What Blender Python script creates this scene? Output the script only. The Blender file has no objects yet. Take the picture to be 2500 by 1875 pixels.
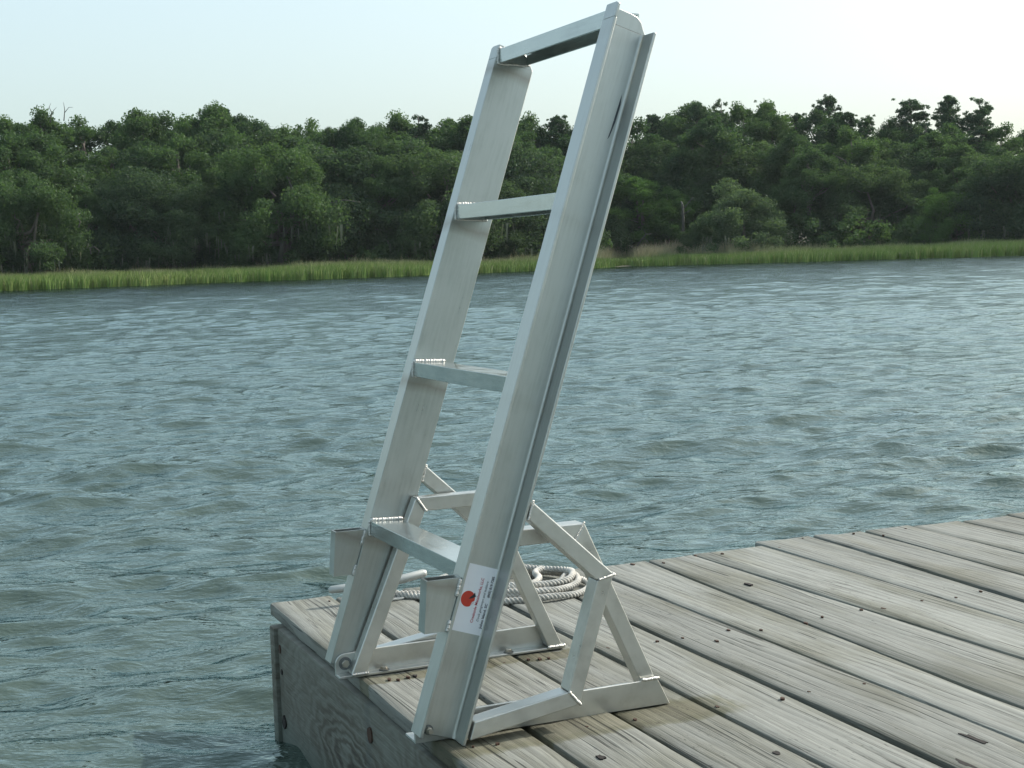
import bpy, bmesh, math, random
import numpy as np
from mathutils import Vector, Matrix

S = bpy.context.scene
C = S.collection
PI = math.pi

# ------------------------------------------------------------------ camera, sky, sun, exposure
F_PX = 3764.76                                   # focal length in pixels of a 2500 px wide frame
CAM = Vector((-0.7852, -2.2539, 0.7623))
YAW, PITCH, ROLL = 0.3931, -0.0829, 0.034
_f = Vector((math.sin(YAW) * math.cos(PITCH), math.cos(YAW) * math.cos(PITCH), math.sin(PITCH)))
_r = Vector((math.cos(YAW), -math.sin(YAW), 0))
_u = _r.cross(_f)
_R = math.cos(ROLL) * _r - math.sin(ROLL) * _u
_U = math.sin(ROLL) * _r + math.cos(ROLL) * _u
cd = bpy.data.cameras.new('camera')
cam = bpy.data.objects.new('camera', cd)
C.objects.link(cam)
cd.sensor_width = 36
cd.lens = F_PX / 2500 * 36
cd.clip_start, cd.clip_end = 0.05, 5000
cam.matrix_world = Matrix(((_R.x, _U.x, -_f.x, CAM.x), (_R.y, _U.y, -_f.y, CAM.y),
                           (_R.z, _U.z, -_f.z, CAM.z), (0, 0, 0, 1)))
S.camera = cam

SUN_EL, SUN_AZ = math.radians(37), math.radians(90 - 2)   # azimuth clockwise from +Y
W = bpy.data.worlds.new('World')
S.world = W
W.use_nodes = True
wn, wl = W.node_tree.nodes, W.node_tree.links
bg = wn['Background']
sky = wn.new('ShaderNodeTexSky')
sky.sky_type = 'NISHITA'
sky.sun_disc = False
sky.sun_elevation, sky.sun_rotation = SUN_EL, SUN_AZ
sky.altitude = 0
sky.air_density, sky.dust_density, sky.ozone_density = 1.0, 5.0, 1.5
hz = wn.new('ShaderNodeMix')                      # thin even summer haze whitens the whole sky
hz.data_type = 'RGBA'
hz.inputs['Factor'].default_value = 0.46
hz.inputs['B'].default_value = (2.95, 3.75, 3.62, 1)
wl.new(sky.outputs['Color'], hz.inputs['A'])
wl.new(hz.outputs['Result'], bg.inputs['Color'])
bg.inputs['Strength'].default_value = 0.15

sd = bpy.data.lights.new('sun', 'SUN')
sun = bpy.data.objects.new('sun', sd)
C.objects.link(sun)
sd.energy, sd.angle, sd.color = 2.7, math.radians(0.6), (1.0, 0.95, 0.86)
_d = Vector((math.cos(SUN_EL) * math.sin(SUN_AZ), math.cos(SUN_EL) * math.cos(SUN_AZ), math.sin(SUN_EL)))
sun.rotation_euler = _d.to_track_quat('Z', 'Y').to_euler()
sun.location = (6, 2, 6)

S.view_settings.view_transform = 'Standard'
S.view_settings.look = 'None'
S.view_settings.exposure = 0.9
S.view_settings.gamma = 1
S.view_settings.use_curve_mapping = False

rng = np.random.default_rng(7)
random.seed(7)
WATER_Z = -0.262

# ------------------------------------------------------------------ helpers
def link(o, parent=None):
    C.objects.link(o)
    if parent is not None:
        o.parent = parent
    return o

def mesh_obj(name, bm, mat, parent=None, smooth=None):
    me = bpy.data.meshes.new(name)
    bmesh.ops.recalc_face_normals(bm, faces=bm.faces)
    bm.to_mesh(me)
    bm.free()
    me.materials.append(mat)
    if smooth is not None:
        me.polygons.foreach_set('use_smooth', [True] * len(me.polygons))
        if smooth < 180:
            me.set_sharp_from_angle(angle=math.radians(smooth))
    return link(bpy.data.objects.new(name, me), parent)

def np_mesh(name, co, faces, mat, parent=None, smooth=False):
    """co (n,3), faces (m,k) with one k"""
    me = bpy.data.meshes.new(name)
    m, k = faces.shape
    me.vertices.add(len(co))
    me.vertices.foreach_set('co', np.ascontiguousarray(co, dtype=np.float32).ravel())
    me.loops.add(m * k)
    me.loops.foreach_set('vertex_index', np.ascontiguousarray(faces, dtype=np.int32).ravel())
    me.polygons.add(m)
    me.polygons.foreach_set('loop_start', np.arange(0, m * k, k, dtype=np.int32))
    if smooth:
        me.polygons.foreach_set('use_smooth', np.ones(m, dtype=bool))
    me.update(calc_edges=True)
    me.materials.append(mat)
    return link(bpy.data.objects.new(name, me), parent)

def tag(o, label=None, cat=None, group=None, kind=None):
    if label: o['label'] = label
    if cat: o['category'] = cat
    if group: o['group'] = group
    if kind: o['kind'] = kind
    return o

def thing(name, label, cat, loc=(0, 0, 0), rz=0, group=None):
    o = bpy.data.objects.new(name, None)
    o.empty_display_size = 0.2
    o.location = loc
    o.rotation_euler = (0, 0, rz)
    return tag(link(o), label, cat, group)

def at(px, py, d):
    """world point on the sight line through a photograph pixel (2500 px wide) at horizontal distance d"""
    v = _R * ((px - 1250) / F_PX) - _U * ((py - 937.5) / F_PX) + _f
    return CAM + v * (d / math.hypot(v.x, v.y))

def prism(bm, pts, axis, a, b):
    """extrude a closed 2-D outline; axis 'y': pts are (x,z)"""
    def P(p, q):
        return (p[0], q, p[1]) if axis == 'y' else ((q, p[0], p[1]) if axis == 'x' else (p[0], p[1], q))
    v0 = [bm.verts.new(P(p, a)) for p in pts]
    v1 = [bm.verts.new(P(p, b)) for p in pts]
    n = len(pts)
    fs = [bm.faces.new(v0), bm.faces.new(v1[::-1])]
    for i in range(n):
        fs.append(bm.faces.new((v0[i], v1[i], v1[(i + 1) % n], v0[(i + 1) % n])))
    return fs

def bevel_all(bm, w, seg=2, ang=30):
    bmesh.ops.recalc_face_normals(bm, faces=bm.faces)
    es = [e for e in bm.edges if len(e.link_faces) == 2 and e.calc_face_angle(0) > math.radians(ang)]
    bmesh.ops.bevel(bm, geom=es, offset=w, segments=seg, affect='EDGES', profile=0.5, clamp_overlap=True)

def tube(bm, pts, rad, n=8, cap=True):
    pts = [Vector(p) for p in pts]
    rad = rad if hasattr(rad, '__len__') else [rad] * len(pts)
    rings = []
    up = None
    for i, p in enumerate(pts):
        t = (pts[min(i + 1, len(pts) - 1)] - pts[max(i - 1, 0)]).normalized()
        if up is None:
            up = t.orthogonal().normalized()
        a = (up - t * up.dot(t))
        a = a.normalized() if a.length > 1e-6 else t.orthogonal().normalized()
        up = a
        b = t.cross(a)
        rings.append([bm.verts.new(p + (a * math.cos(2 * PI * k / n) + b * math.sin(2 * PI * k / n)) * rad[i]) for k in range(n)])
    for r0, r1 in zip(rings, rings[1:]):
        for k in range(n):
            bm.faces.new((r0[k], r0[(k + 1) % n], r1[(k + 1) % n], r1[k]))
    if cap:
        bm.faces.new(rings[0][::-1])
        bm.faces.new(rings[-1])

def cyl(bm, p, d, r, h, n=16):
    d = Vector(d).normalized()
    tube(bm, [Vector(p), Vector(p) + d * h], r, n)

# ------------------------------------------------------------------ materials
class Nodes:
    def __init__(s, name):
        s.m = bpy.data.materials.new(name)
        s.m.use_nodes = True
        s.t = s.m.node_tree
        s.b = s.t.nodes['Principled BSDF']
        s.out = s.t.nodes['Material Output']
    def n(s, typ, **kw):
        nd = s.t.nodes.new('ShaderNode' + typ)
        for k, v in kw.items():
            if k.startswith('i_'):
                k2 = k[2:].replace('_', ' ')
                nd.inputs[k2].default_value = v
            else:
                setattr(nd, k, v)
        return nd
    def l(s, a, b):
        s.t.links.new(a, b)
    def math(s, op, a, b=None, c=None, clamp=False):
        nd = s.t.nodes.new('ShaderNodeMath')
        nd.operation = op
        nd.use_clamp = clamp
        for i, x in enumerate((a, b, c)):
            if x is None: continue
            if hasattr(x, 'links'): s.l(x, nd.inputs[i])
            else: nd.inputs[i].default_value = x
        return nd.outputs[0]
    def mix(s, f, a, b, typ='MIX'):
        nd = s.t.nodes.new('ShaderNodeMix')
        nd.data_type = 'RGBA'
        nd.blend_type = typ
        for sock, x in ((nd.inputs['Factor'], f), (nd.inputs['A'], a), (nd.inputs['B'], b)):
            if hasattr(x, 'links'): s.l(x, sock)
            elif isinstance(x, (int, float)): sock.default_value = x
            else: sock.default_value = (*x, 1)
        return nd.outputs['Result']
    def ramp(s, fac, stops):
        nd = s.t.nodes.new('ShaderNodeValToRGB')
        el = nd.color_ramp.elements
        while len(el) < len(stops): el.new(0.5)
        for e, (p, c) in zip(el, stops):
            e.position = p
            e.color = (*c, 1) if hasattr(c, '__len__') else (c, c, c, 1)
        s.l(fac, nd.inputs[0])
        return nd.outputs['Color']
    def noise(s, vec, scale, detail=3, rough=0.55, dist=0):
        nd = s.n('TexNoise', i_Scale=scale, i_Detail=detail, i_Roughness=rough, i_Distortion=dist)
        if vec is not None: s.l(vec, nd.inputs['Vector'])
        return nd.outputs['Fac']
    def vscale(s, vec, sx, sy, sz, off=None):
        nd = s.n('VectorMath', operation='MULTIPLY')
        s.l(vec, nd.inputs[0])
        nd.inputs[1].default_value = (sx, sy, sz)
        if off is None: return nd.outputs[0]
        n2 = s.n('VectorMath', operation='ADD')
        s.l(nd.outputs[0], n2.inputs[0])
        s.l(off, n2.inputs[1])
        return n2.outputs[0]
    def bump(s, h, strength, dist):
        nd = s.n('Bump', i_Strength=strength, i_Distance=dist)
        s.l(h, nd.inputs['Height'])
        return nd.outputs[0]

def simple(name, col, rough=0.6, metal=0.0):
    k = Nodes(name)
    k.b.inputs['Base Color'].default_value = (*col, 1)
    k.b.inputs['Roughness'].default_value = rough
    k.b.inputs['Metallic'].default_value = metal
    return k.m

def aluminium(name, col, rough, sc=(60, 60, 6), rail=False, heat=0.5):
    k = Nodes(name)
    co = k.n('TexCoord').outputs['Object']
    if rail:                                       # follow the lean of the ladder rails
        rt = k.n('VectorRotate', rotation_type='Y_AXIS')
        rt.inputs['Angle'].default_value = -0.3225
        k.l(co, rt.inputs['Vector'])
        co = rt.outputs[0]
    a = k.noise(k.vscale(co, *sc), 3.0, 4, 0.6)
    b = k.noise(co, 11.0, 4, 0.65)
    c = k.noise(co, 140.0, 2, 0.5)
    f = k.math('ADD', k.math('MULTIPLY', a, 0.5), k.math('MULTIPLY', b, 0.5))
    c1 = k.ramp(f, [(0.32, [x * 0.84 for x in col]), (0.5, col), (0.68, [min(1, x * 1.07) for x in col])])
    pit = k.ramp(k.noise(co, 260.0, 2, 0.5), [(0.74, 0.0), (0.80, 1.0)])
    c1 = k.mix(k.math('MULTIPLY', pit, 0.15), c1, (0.25, 0.24, 0.22))
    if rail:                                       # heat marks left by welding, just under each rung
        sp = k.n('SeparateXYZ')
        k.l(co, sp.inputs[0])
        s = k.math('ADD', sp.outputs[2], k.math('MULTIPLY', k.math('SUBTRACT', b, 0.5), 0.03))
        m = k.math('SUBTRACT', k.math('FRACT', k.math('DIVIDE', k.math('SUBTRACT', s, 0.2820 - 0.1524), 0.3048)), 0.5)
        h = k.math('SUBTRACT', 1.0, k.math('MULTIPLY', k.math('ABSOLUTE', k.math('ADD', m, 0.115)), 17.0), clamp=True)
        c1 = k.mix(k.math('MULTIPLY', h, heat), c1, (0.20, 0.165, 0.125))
    k.l(c1, k.b.inputs['Base Color'])
    k.l(k.math('ADD', k.math('MULTIPLY', k.math('SUBTRACT', f, 0.5), 0.45), rough), k.b.inputs['Roughness'])
    k.b.inputs['Metallic'].default_value = 0.86
    k.l(k.bump(k.math('ADD', a, k.math('MULTIPLY', c, 0.3)), 0.06, 0.001), k.b.inputs['Normal'])
    return k.m

M = {}
M['alu'] = aluminium('mill_aluminium', (0.43, 0.455, 0.44), 0.34, (60, 60, 4), True)
M['alu_near'] = aluminium('mill_aluminium_clean', (0.45, 0.475, 0.46), 0.36, (60, 60, 4), True, 0.08)
M['alu_tube'] = aluminium('tube_aluminium', (0.52, 0.53, 0.505), 0.34, (14, 14, 14))
M['alu_rung'] = aluminium('rung_aluminium', (0.48, 0.52, 0.51), 0.20, (40, 4, 40))
M['weld'] = simple('weld_metal', (0.55, 0.545, 0.52), 0.48, 1.0)
M['steel'] = simple('bolt_steel', (0.45, 0.43, 0.38), 0.38, 1.0)
M['washer'] = simple('dull_washer_steel', (0.18, 0.19, 0.19), 0.5, 0.8)
M['galv'] = simple('galvanised_iron', (0.38, 0.40, 0.39), 0.55, 0.6)
M['rust'] = simple('rusty_iron', (0.045, 0.022, 0.013), 0.9)
M['dark'] = simple('dark_wood_hole', (0.012, 0.010, 0.009), 0.95)
M['paper'] = simple('label_film', (0.74, 0.76, 0.80), 0.35)
M['red'] = simple('red_print', (0.50, 0.035, 0.015), 0.5)
M['crimson'] = simple('crimson_print', (0.45, 0.02, 0.05), 0.5)
M['ink'] = simple('black_print', (0.012, 0.012, 0.02), 0.5)
M['scuff'] = simple('grey_scuff', (0.06, 0.07, 0.08), 0.6, 0.3)

def wood(name, light, dark, brown, stains=False, shade=1.0, axis='deck'):
    k = Nodes(name)
    tc = k.n('TexCoord').outputs['Object']
    oi = k.n('ObjectInfo').outputs['Random']
    off = k.n('CombineXYZ')
    k.l(k.math('MULTIPLY', oi, 37.0), off.inputs[0])
    k.l(k.math('MULTIPLY', oi, 91.0), off.inputs[1])
    k.l(k.math('MULTIPLY', oi, 53.0), off.inputs[2])
    o = off.outputs[0]
    base = k.vscale(tc, 1, 1, 1, o)
    # slow wandering of the grain
    warp = k.n('TexNoise', i_Scale=1.0, i_Detail=2)
    k.l(k.vscale(tc, 5, 1.1, 5, o), warp.inputs['Vector'])
    wv = k.n('VectorMath', operation='MULTIPLY_ADD')
    k.l(warp.outputs['Color'], wv.inputs[0])
    wv.inputs[1].default_value = (0.075, 0.0, 0.04)
    k.l(base, wv.inputs[2])
    g = wv.outputs[0]
    fine = k.noise(k.vscale(g, 420, 9.0, 420), 1.0, 3, 0.6)
    mid = k.noise(k.vscale(g, 120, 2.6, 120), 1.0, 3, 0.6)
    ring = k.n('TexWave', wave_type='BANDS', bands_direction='X', wave_profile='SAW', i_Scale=1.0, i_Distortion=5.5, i_Detail=2.0)
    ring.inputs['Detail Scale'].default_value = 0.7
    k.l(k.vscale(g, 16, 0.8, 16), ring.inputs['Vector'])
    blotch = k.noise(k.vscale(base, 9, 2.2, 9), 1.0, 4, 0.6)
    big = k.noise(k.vscale(base, 3.0, 1.0, 3), 1.0, 3, 0.5)
    soft = k.noise(k.vscale(g, 28, 4.5, 28), 1.0, 5, 0.68)
    v = k.math('ADD', k.math('MULTIPLY', fine, 0.30), k.math('ADD', k.math('MULTIPLY', mid, 0.20), k.math('MULTIPLY', ring.outputs['Fac'], 0.20)))
    v = k.math('ADD', v, k.math('MULTIPLY', soft, 0.38))
    col = k.ramp(v, [(0.30, dark), (0.45, [0.6 * a + 0.4 * b for a, b in zip(light, dark)]), (0.60, light), (0.78, [min(0.75, a * 1.18) for a in light])])
    col = k.mix(k.math('MULTIPLY', k.ramp(blotch, [(0.46, 0.0), (0.68, 1.0)]), 0.75), col, brown, 'MULTIPLY')
    ex = k.n('SeparateXYZ')
    k.l(tc, ex.inputs[0])
    ed = k.math('ADD', k.math('ABSOLUTE', ex.outputs[0]), k.math('MULTIPLY', k.math('SUBTRACT', blotch, 0.5), 0.05))
    col = k.mix(k.math('MULTIPLY', k.math('DIVIDE', k.math('SUBTRACT', ed, 0.050), 0.028, clamp=True), 0.45), col, (0.42, 0.43, 0.39), 'MULTIPLY')
    # thin dark checks along the grain
    crack = k.noise(k.vscale(g, 210, 1.6, 210), 1.0, 2, 0.5)
    cf = k.ramp(crack, [(0.31, 1.0), (0.37, 0.0)])
    col = k.mix(k.math('MULTIPLY', cf, 0.8), col, [x * 0.22 for x in dark])
    speck = k.noise(k.vscale(base, 190, 45, 190), 1.0, 2, 0.5)
    sf = k.math('MULTIPLY', k.ramp(speck, [(0.66, 0.0), (0.72, 1.0)]), k.ramp(big, [(0.42, 0.0), (0.62, 1.0)]))
    col = k.mix(k.math('MULTIPLY', sf, 0.6), col, [x * 0.4 for x in dark])
    # every board weathers a little differently
    tone = k.math('ADD', k.math('MULTIPLY', k.math('FRACT', k.math('MULTIPLY', oi, 17.3)), 0.24), 0.82)
    tcol = k.n('CombineXYZ')
    for i in range(3): k.l(tone, tcol.inputs[i])
    col = k.mix(1.0, col, tcol.outputs[0], 'MULTIPLY')
    if stains:
        sp = k.n('SeparateXYZ')
        k.l(k.n('NewGeometry').outputs['Position'], sp.inputs[0])
        X, Y = sp.outputs[0], sp.outputs[1]
        wob = k.math('MULTIPLY', k.math('SUBTRACT', k.noise(k.vscale(tc, 30, 14, 30, o), 1.0, 3), 0.5), 0.05)
        def band(y0, hw, x1):
            d = k.math('ABSOLUTE', k.math('SUBTRACT', k.math('ADD', Y, wob), y0))
            f = k.math('SUBTRACT', 1.0, k.math('DIVIDE', k.math('SUBTRACT', d, hw * 0.45), hw * 0.55), clamp=True)
            f = k.math('MULTIPLY', f, k.math('DIVIDE', k.math('SUBTRACT', x1, k.math('ADD', X, k.math('MULTIPLY', wob, 2.0))), 0.05, clamp=True))
            return f
        f = k.math('MAXIMUM', band(-0.03, 0.065, 0.52), band(0.402, 0.03, 0.47))
        col = k.mix(k.math('MULTIPLY', f, 0.75), col, (0.66, 0.60, 0.44), 'MULTIPLY')
        edge = k.math('MULTIPLY', f, k.math('SUBTRACT', 1.0, f))
        col = k.mix(k.math('MULTIPLY', edge, 2.4, clamp=True), col, (0.62, 0.60, 0.42), 'MULTIPLY')
    k.l(col, k.b.inputs['Base Color'])
    k.b.inputs['Roughness'].default_value = 0.78
    k.b.inputs['Specular IOR Level'].default_value = 0.25
    h = k.math('SUBTRACT', k.math('ADD', k.math('MULTIPLY', fine, 0.5), k.math('MULTIPLY', mid, 0.6)), k.math('MULTIPLY', cf, 0.7))
    k.l(k.bump(h, 0.55, 0.004), k.b.inputs['Normal'])
    return k.m

M['deck'] = wood('weathered_deck_wood', (0.220, 0.230, 0.213), (0.075, 0.079, 0.071), (0.68, 0.65, 0.54), True)
M['joist'] = wood('dark_joist_wood', (0.20, 0.19, 0.17), (0.10, 0.095, 0.085), (0.6, 0.55, 0.45))

def fascia_wood():
    k = Nodes('weathered_fascia_wood')
    tc = k.n('TexCoord').outputs['Object']
    # big wavy cathedral grain round a knot at local (y 0.46, z -0.16)
    sp = k.n('SeparateXYZ')
    k.l(tc, sp.inputs[0])
    y = k.math('SUBTRACT', sp.outputs[1], 0.455)
    z = k.math('ADD', sp.outputs[2], 0.185)
    r = k.math('SQRT', k.math('ADD', k.math('MULTIPLY', k.math('MULTIPLY', y, y), 0.16), k.math('MULTIPLY', z, z)))
    wob = k.noise(k.vscale(tc, 5, 7, 16), 1.0, 3, 0.5)
    wob2 = k.noise(k.vscale(tc, 20, 22, 70), 1.0, 3, 0.6)
    ph = k.math('ADD', k.math('MULTIPLY', r, 260.0), k.math('ADD', k.math('MULTIPLY', wob, 30.0), k.math('MULTIPLY', wob2, 4.5)))
    ring = k.math('ADD', k.math('MULTIPLY', k.math('SINE', ph), 0.5), 0.5)
    fine = k.noise(k.vscale(tc, 30, 7, 260), 1.0, 4, 0.6)
    big = k.noise(k.vscale(tc, 3, 3.5, 8), 1.0, 3, 0.6)
    near = k.math('SUBTRACT', 1.0, k.math('MULTIPLY', r, 7.5), clamp=True)
    v = k.math('ADD', k.math('MULTIPLY', fine, 0.55), k.math('ADD', k.math('MULTIPLY', big, 0.35), k.math('MULTIPLY', k.math('MULTIPLY', ring, k.math('ADD', near, 0.3)), 0.42)))
    col = k.ramp(v, [(0.30, (0.132, 0.146, 0.126)), (0.52, (0.088, 0.092, 0.075)), (0.70, (0.052, 0.047, 0.033)), (0.86, (0.022, 0.019, 0.013))])
    # damp streak running down from the bracket
    yy = k.math('ABSOLUTE', k.math('SUBTRACT', k.math('ADD', sp.outputs[1], k.math('MULTIPLY', k.math('SUBTRACT', wob2, 0.5), 0.03)), 0.345))
    st = k.math('SUBTRACT', 1.0, k.math('MULTIPLY', yy, 42.0), clamp=True)
    st = k.math('MULTIPLY', st, k.ramp(fine, [(0.35, 0.4), (0.6, 1.0)]))
    col = k.mix(k.math('MULTIPLY', st, 0.75), col, (0.05, 0.06, 0.058))
    wet = k.math('DIVIDE', k.math('SUBTRACT', -0.195, k.math('ADD', sp.outputs[2], k.math('MULTIPLY', k.math('SUBTRACT', big, 0.5), 0.05))), 0.05, clamp=True)
    col = k.mix(k.math('MULTIPLY', wet, 0.55), col, (0.07, 0.095, 0.08))
    k.l(col, k.b.inputs['Base Color'])
    k.b.inputs['Roughness'].default_value = 0.7
    k.l(k.bump(k.math('ADD', fine, k.math('MULTIPLY', ring, 0.3)), 0.5, 0.003), k.b.inputs['Normal'])
    return k.m
M['fascia'] = fascia_wood()

def water_mat():
    k = Nodes('choppy_river_water')
    p = k.n('NewGeometry').outputs['Position']
    rot = k.n('VectorRotate', rotation_type='Z_AXIS')
    rot.inputs['Angle'].default_value = 0.35
    k.l(p, rot.inputs['Vector'])
    q = rot.outputs[0]
    a = k.noise(k.vscale(q, 4.5, 9, 1), 1.0, 4, 0.62, 0.3)
    b = k.noise(k.vscale(q, 13, 24, 1), 1.0, 3, 0.6, 0.2)
    c = k.noise(k.vscale(q, 1.1, 2.0, 1), 1.0, 3, 0.6)
    h = k.math('ADD', k.math('MULTIPLY', a, 0.016), k.math('ADD', k.math('MULTIPLY', b, 0.0075), k.math('MULTIPLY', c, 0.05)))
    nb = k.bump(h, 1.0, 1.0)
    k.t.nodes.remove(k.b)
    d = k.n('BsdfDiffuse')
    d.inputs['Color'].default_value = (0.050, 0.072, 0.060, 1)
    g = k.n('BsdfGlossy', i_Roughness=0.08)
    g.inputs['Color'].default_value = (0.465, 0.55, 0.545, 1)        # silty water and ruffled facets mute the mirror
    f = k.n('Fresnel', i_IOR=1.34)
    m = k.n('MixShader')
    for nd in (d, g, f): k.l(nb, nd.inputs['Normal'])
    k.l(k.math('MULTIPLY', f.outputs[0], 2.3, clamp=True), m.inputs[0])
    k.l(d.outputs[0], m.inputs[1])
    k.l(g.outputs[0], m.inputs[2])
    k.l(m.outputs[0], k.out.inputs['Surface'])
    return k.m
M['water'] = water_mat()

def leaf_mat(name, lo, hi, trans=0.45):
    k = Nodes(name)
    p = k.n('NewGeometry').outputs['Position']
    oi = k.n('ObjectInfo').outputs['Random']
    a = k.noise(p, 0.9, 3, 0.6)
    b = k.noise(p, 7.0, 2, 0.6)
    f = k.math('ADD', k.math('MULTIPLY', a, 0.55), k.math('ADD', k.math('MULTIPLY', b, 0.3), k.math('MULTIPLY', oi, 0.36)))
    col = k.ramp(f, [(0.35, lo), (0.78, hi)])
    k.t.nodes.remove(k.b)
    d = k.n('BsdfDiffuse')
    t = k.n('BsdfTranslucent')
    g = k.n('BsdfGlossy', i_Roughness=0.5)
    g.inputs['Color'].default_value = (0.6, 0.65, 0.6, 1)
    k.l(col, d.inputs['Color'])
    k.l(k.mix(1.0, col, (1.2, 1.35, 0.7), 'MULTIPLY'), t.inputs['Color'])
    m1 = k.n('MixShader', i_Fac=trans)
    k.l(d.outputs[0], m1.inputs[1])
    k.l(t.outputs[0], m1.inputs[2])
    m2 = k.n('MixShader', i_Fac=0.012)
    k.l(m1.outputs[0], m2.inputs[1])
    k.l(g.outputs[0], m2.inputs[2])
    k.l(m2.outputs[0], k.out.inputs['Surface'])
    return k.m
M['oak'] = leaf_mat('oak_leaves', (0.036, 0.062, 0.040), (0.072, 0.112, 0.054))
M['broad'] = leaf_mat('broad_leaves', (0.035, 0.065, 0.038), (0.072, 0.120, 0.050))
M['pine'] = leaf_mat('pine_needles', (0.027, 0.050, 0.034), (0.058, 0.098, 0.052), 0.3)
M['pale'] = leaf_mat('pale_leaves', (0.056, 0.092, 0.054), (0.098, 0.140, 0.078))
M['lush'] = leaf_mat('lush_leaves', (0.040, 0.086, 0.030), (0.085, 0.155, 0.046))
M['moss'] = leaf_mat('hanging_moss', (0.06, 0.07, 0.055), (0.13, 0.14, 0.11), 0.2)
M['bark'] = simple('grey_bark', (0.115, 0.10, 0.085), 0.95)
M['bleached'] = simple('bleached_dead_wood', (0.50, 0.46, 0.42), 0.9)
M['deadgrey'] = simple('grey_dead_wood', (0.075, 0.074, 0.066), 0.9)

def grass_mat():
    k = Nodes('marsh_grass_blades')
    at_ = k.n('Attribute', attribute_name='tone')
    hgt = k.n('Attribute', attribute_name='along')
    p = k.n('NewGeometry').outputs['Position']
    patch = k.noise(p, 0.16, 3, 0.6)
    f = k.math('ADD', k.math('MULTIPLY', at_.outputs['Fac'], 0.5), k.math('MULTIPLY', patch, 0.5))
    col = k.ramp(f, [(0.25, (0.095, 0.180, 0.034)), (0.48, (0.135, 0.215, 0.048)), (0.72, (0.20, 0.24, 0.078))])
    dry = k.n('Attribute', attribute_name='dry')
    tip = k.math('MULTIPLY', dry.outputs['Fac'], k.ramp(hgt.outputs['Fac'], [(0.25, 0.25), (0.9, 1.0)]))
    col = k.mix(tip, col, (0.36, 0.30, 0.22))
    k.l(col, k.b.inputs['Base Color'])
    k.b.inputs['Roughness'].default_value = 0.6
    k.b.inputs['Specular IOR Level'].default_value = 0.2
    return k.m
M['grass'] = grass_mat()

def soil_mat():
    k = Nodes('dark_marsh_mud')
    p = k.n('NewGeometry').outputs['Position']
    k.l(k.ramp(k.noise(p, 0.8, 4), [(0.3, (0.035, 0.038, 0.022)), (0.7, (0.06, 0.062, 0.034))]), k.b.inputs['Base Color'])
    k.b.inputs['Roughness'].default_value = 0.95
    return k.m
M['soil'] = soil_mat()

# ------------------------------------------------------------------ water
def build_water():
    step = 74 / 430                                   # finest over the open river, coarsening smoothly all the way round
    grow = [step * 1.09 ** i for i in range(1, 41)]
    right = 60 + np.cumsum(grow)
    left = -14 - np.cumsum(grow)
    rest = np.linspace(right[-1], left[-1] + 360, 26)[1:-1]
    ang = np.radians(np.concatenate([np.linspace(-14, 60, 431), right, rest, (left + 360)[::-1]]))
    nA = len(ang)
    rr = np.concatenate([[0.02, 0.25, 0.5, 0.9, 1.4], np.geomspace(1.9, 190, 1260), np.geomspace(215, 450, 5)])
    nR = len(rr)
    Rg, Ag = np.meshgrid(rr, ang, indexing='ij')
    ox, oy = -0.8, -2.2
    x = ox + Rg * np.sin(Ag)
    y = oy + Rg * np.cos(Ag)
    dr = np.maximum(np.gradient(rr)[:, None] * np.ones_like(Ag), Rg * np.gradient(ang)[None, :].clip(0, 0.2))
    g = np.random.default_rng(21)
    h = np.zeros_like(x)
    dx = np.zeros_like(x); dy = np.zeros_like(x)
    n = 92
    lam = np.geomspace(0.10, 3.2, n)
    for i, L in enumerate(lam):
        th = math.radians(197) + g.normal(0, 0.62 if L < 1.0 else 0.42)   # heading of the wave, clockwise from +Y
        kx, ky = math.sin(th) * 2 * PI / L, math.cos(th) * 2 * PI / L
        slope = 0.037 * (1.0 if L < 0.45 else (0.45 / L) ** 0.95) * g.uniform(0.6, 1.4)
        a = slope * L / (2 * PI)
        ph = kx * x + ky * y + g.uniform(0, 2 * PI)
        fade = np.clip((L / dr - 2.2) / 2.0, 0, 1)
        s, c = np.sin(ph), np.cos(ph)
        h += a * fade * s
        dx += a * fade * c * math.sin(th) * 0.8
        dy += a * fade * c * math.cos(th) * 0.8
    # gusts: patches of rougher and calmer water
    gust = 0.85 + 0.25 * np.sin(x * 0.31 + 1.3) * np.sin(y * 0.23 + x * 0.07) + 0.2 * np.sin(x * 0.9 + y * 0.5 + 2) * np.sin(y * 0.8 - x * 0.35)
    far_calm = np.clip((200 - Rg) / 60, 0, 1)
    h *= gust * far_calm
    x2, y2 = x + dx * gust * far_calm, y + dy * gust * far_calm
    co = np.stack([x2.ravel(), y2.ravel(), (WATER_Z + h).ravel()], 1)
    i, j = np.meshgrid(np.arange(nR - 1), np.arange(nA), indexing='ij')
    j2 = (j + 1) % nA
    f = np.stack([i * nA + j, i * nA + j2, (i + 1) * nA + j2, (i + 1) * nA + j], -1).reshape(-1, 4)
    o = np_mesh('water', co, f, M['water'], smooth=True)
    tag(o, kind='structure')
build_water()

# ------------------------------------------------------------------ far bank
SHORE_PX = [(-900, 748), (-400, 726), (0, 712), (450, 691), (760, 681), (1030, 671), (1180, 663), (1460, 650), (1490, 647), (1560, 644), (1760, 638), (1960, 636), (2200, 628), (2500, 622), (2900, 611), (3500, 592)]
def on_water(px, py):
    v = _R * ((px - 1250) / F_PX) - _U * ((py - 937.5) / F_PX) + _f
    return CAM + v * ((WATER_Z - CAM.z) / v.z)
shore = [on_water(*p) for p in SHORE_PX]
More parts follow.
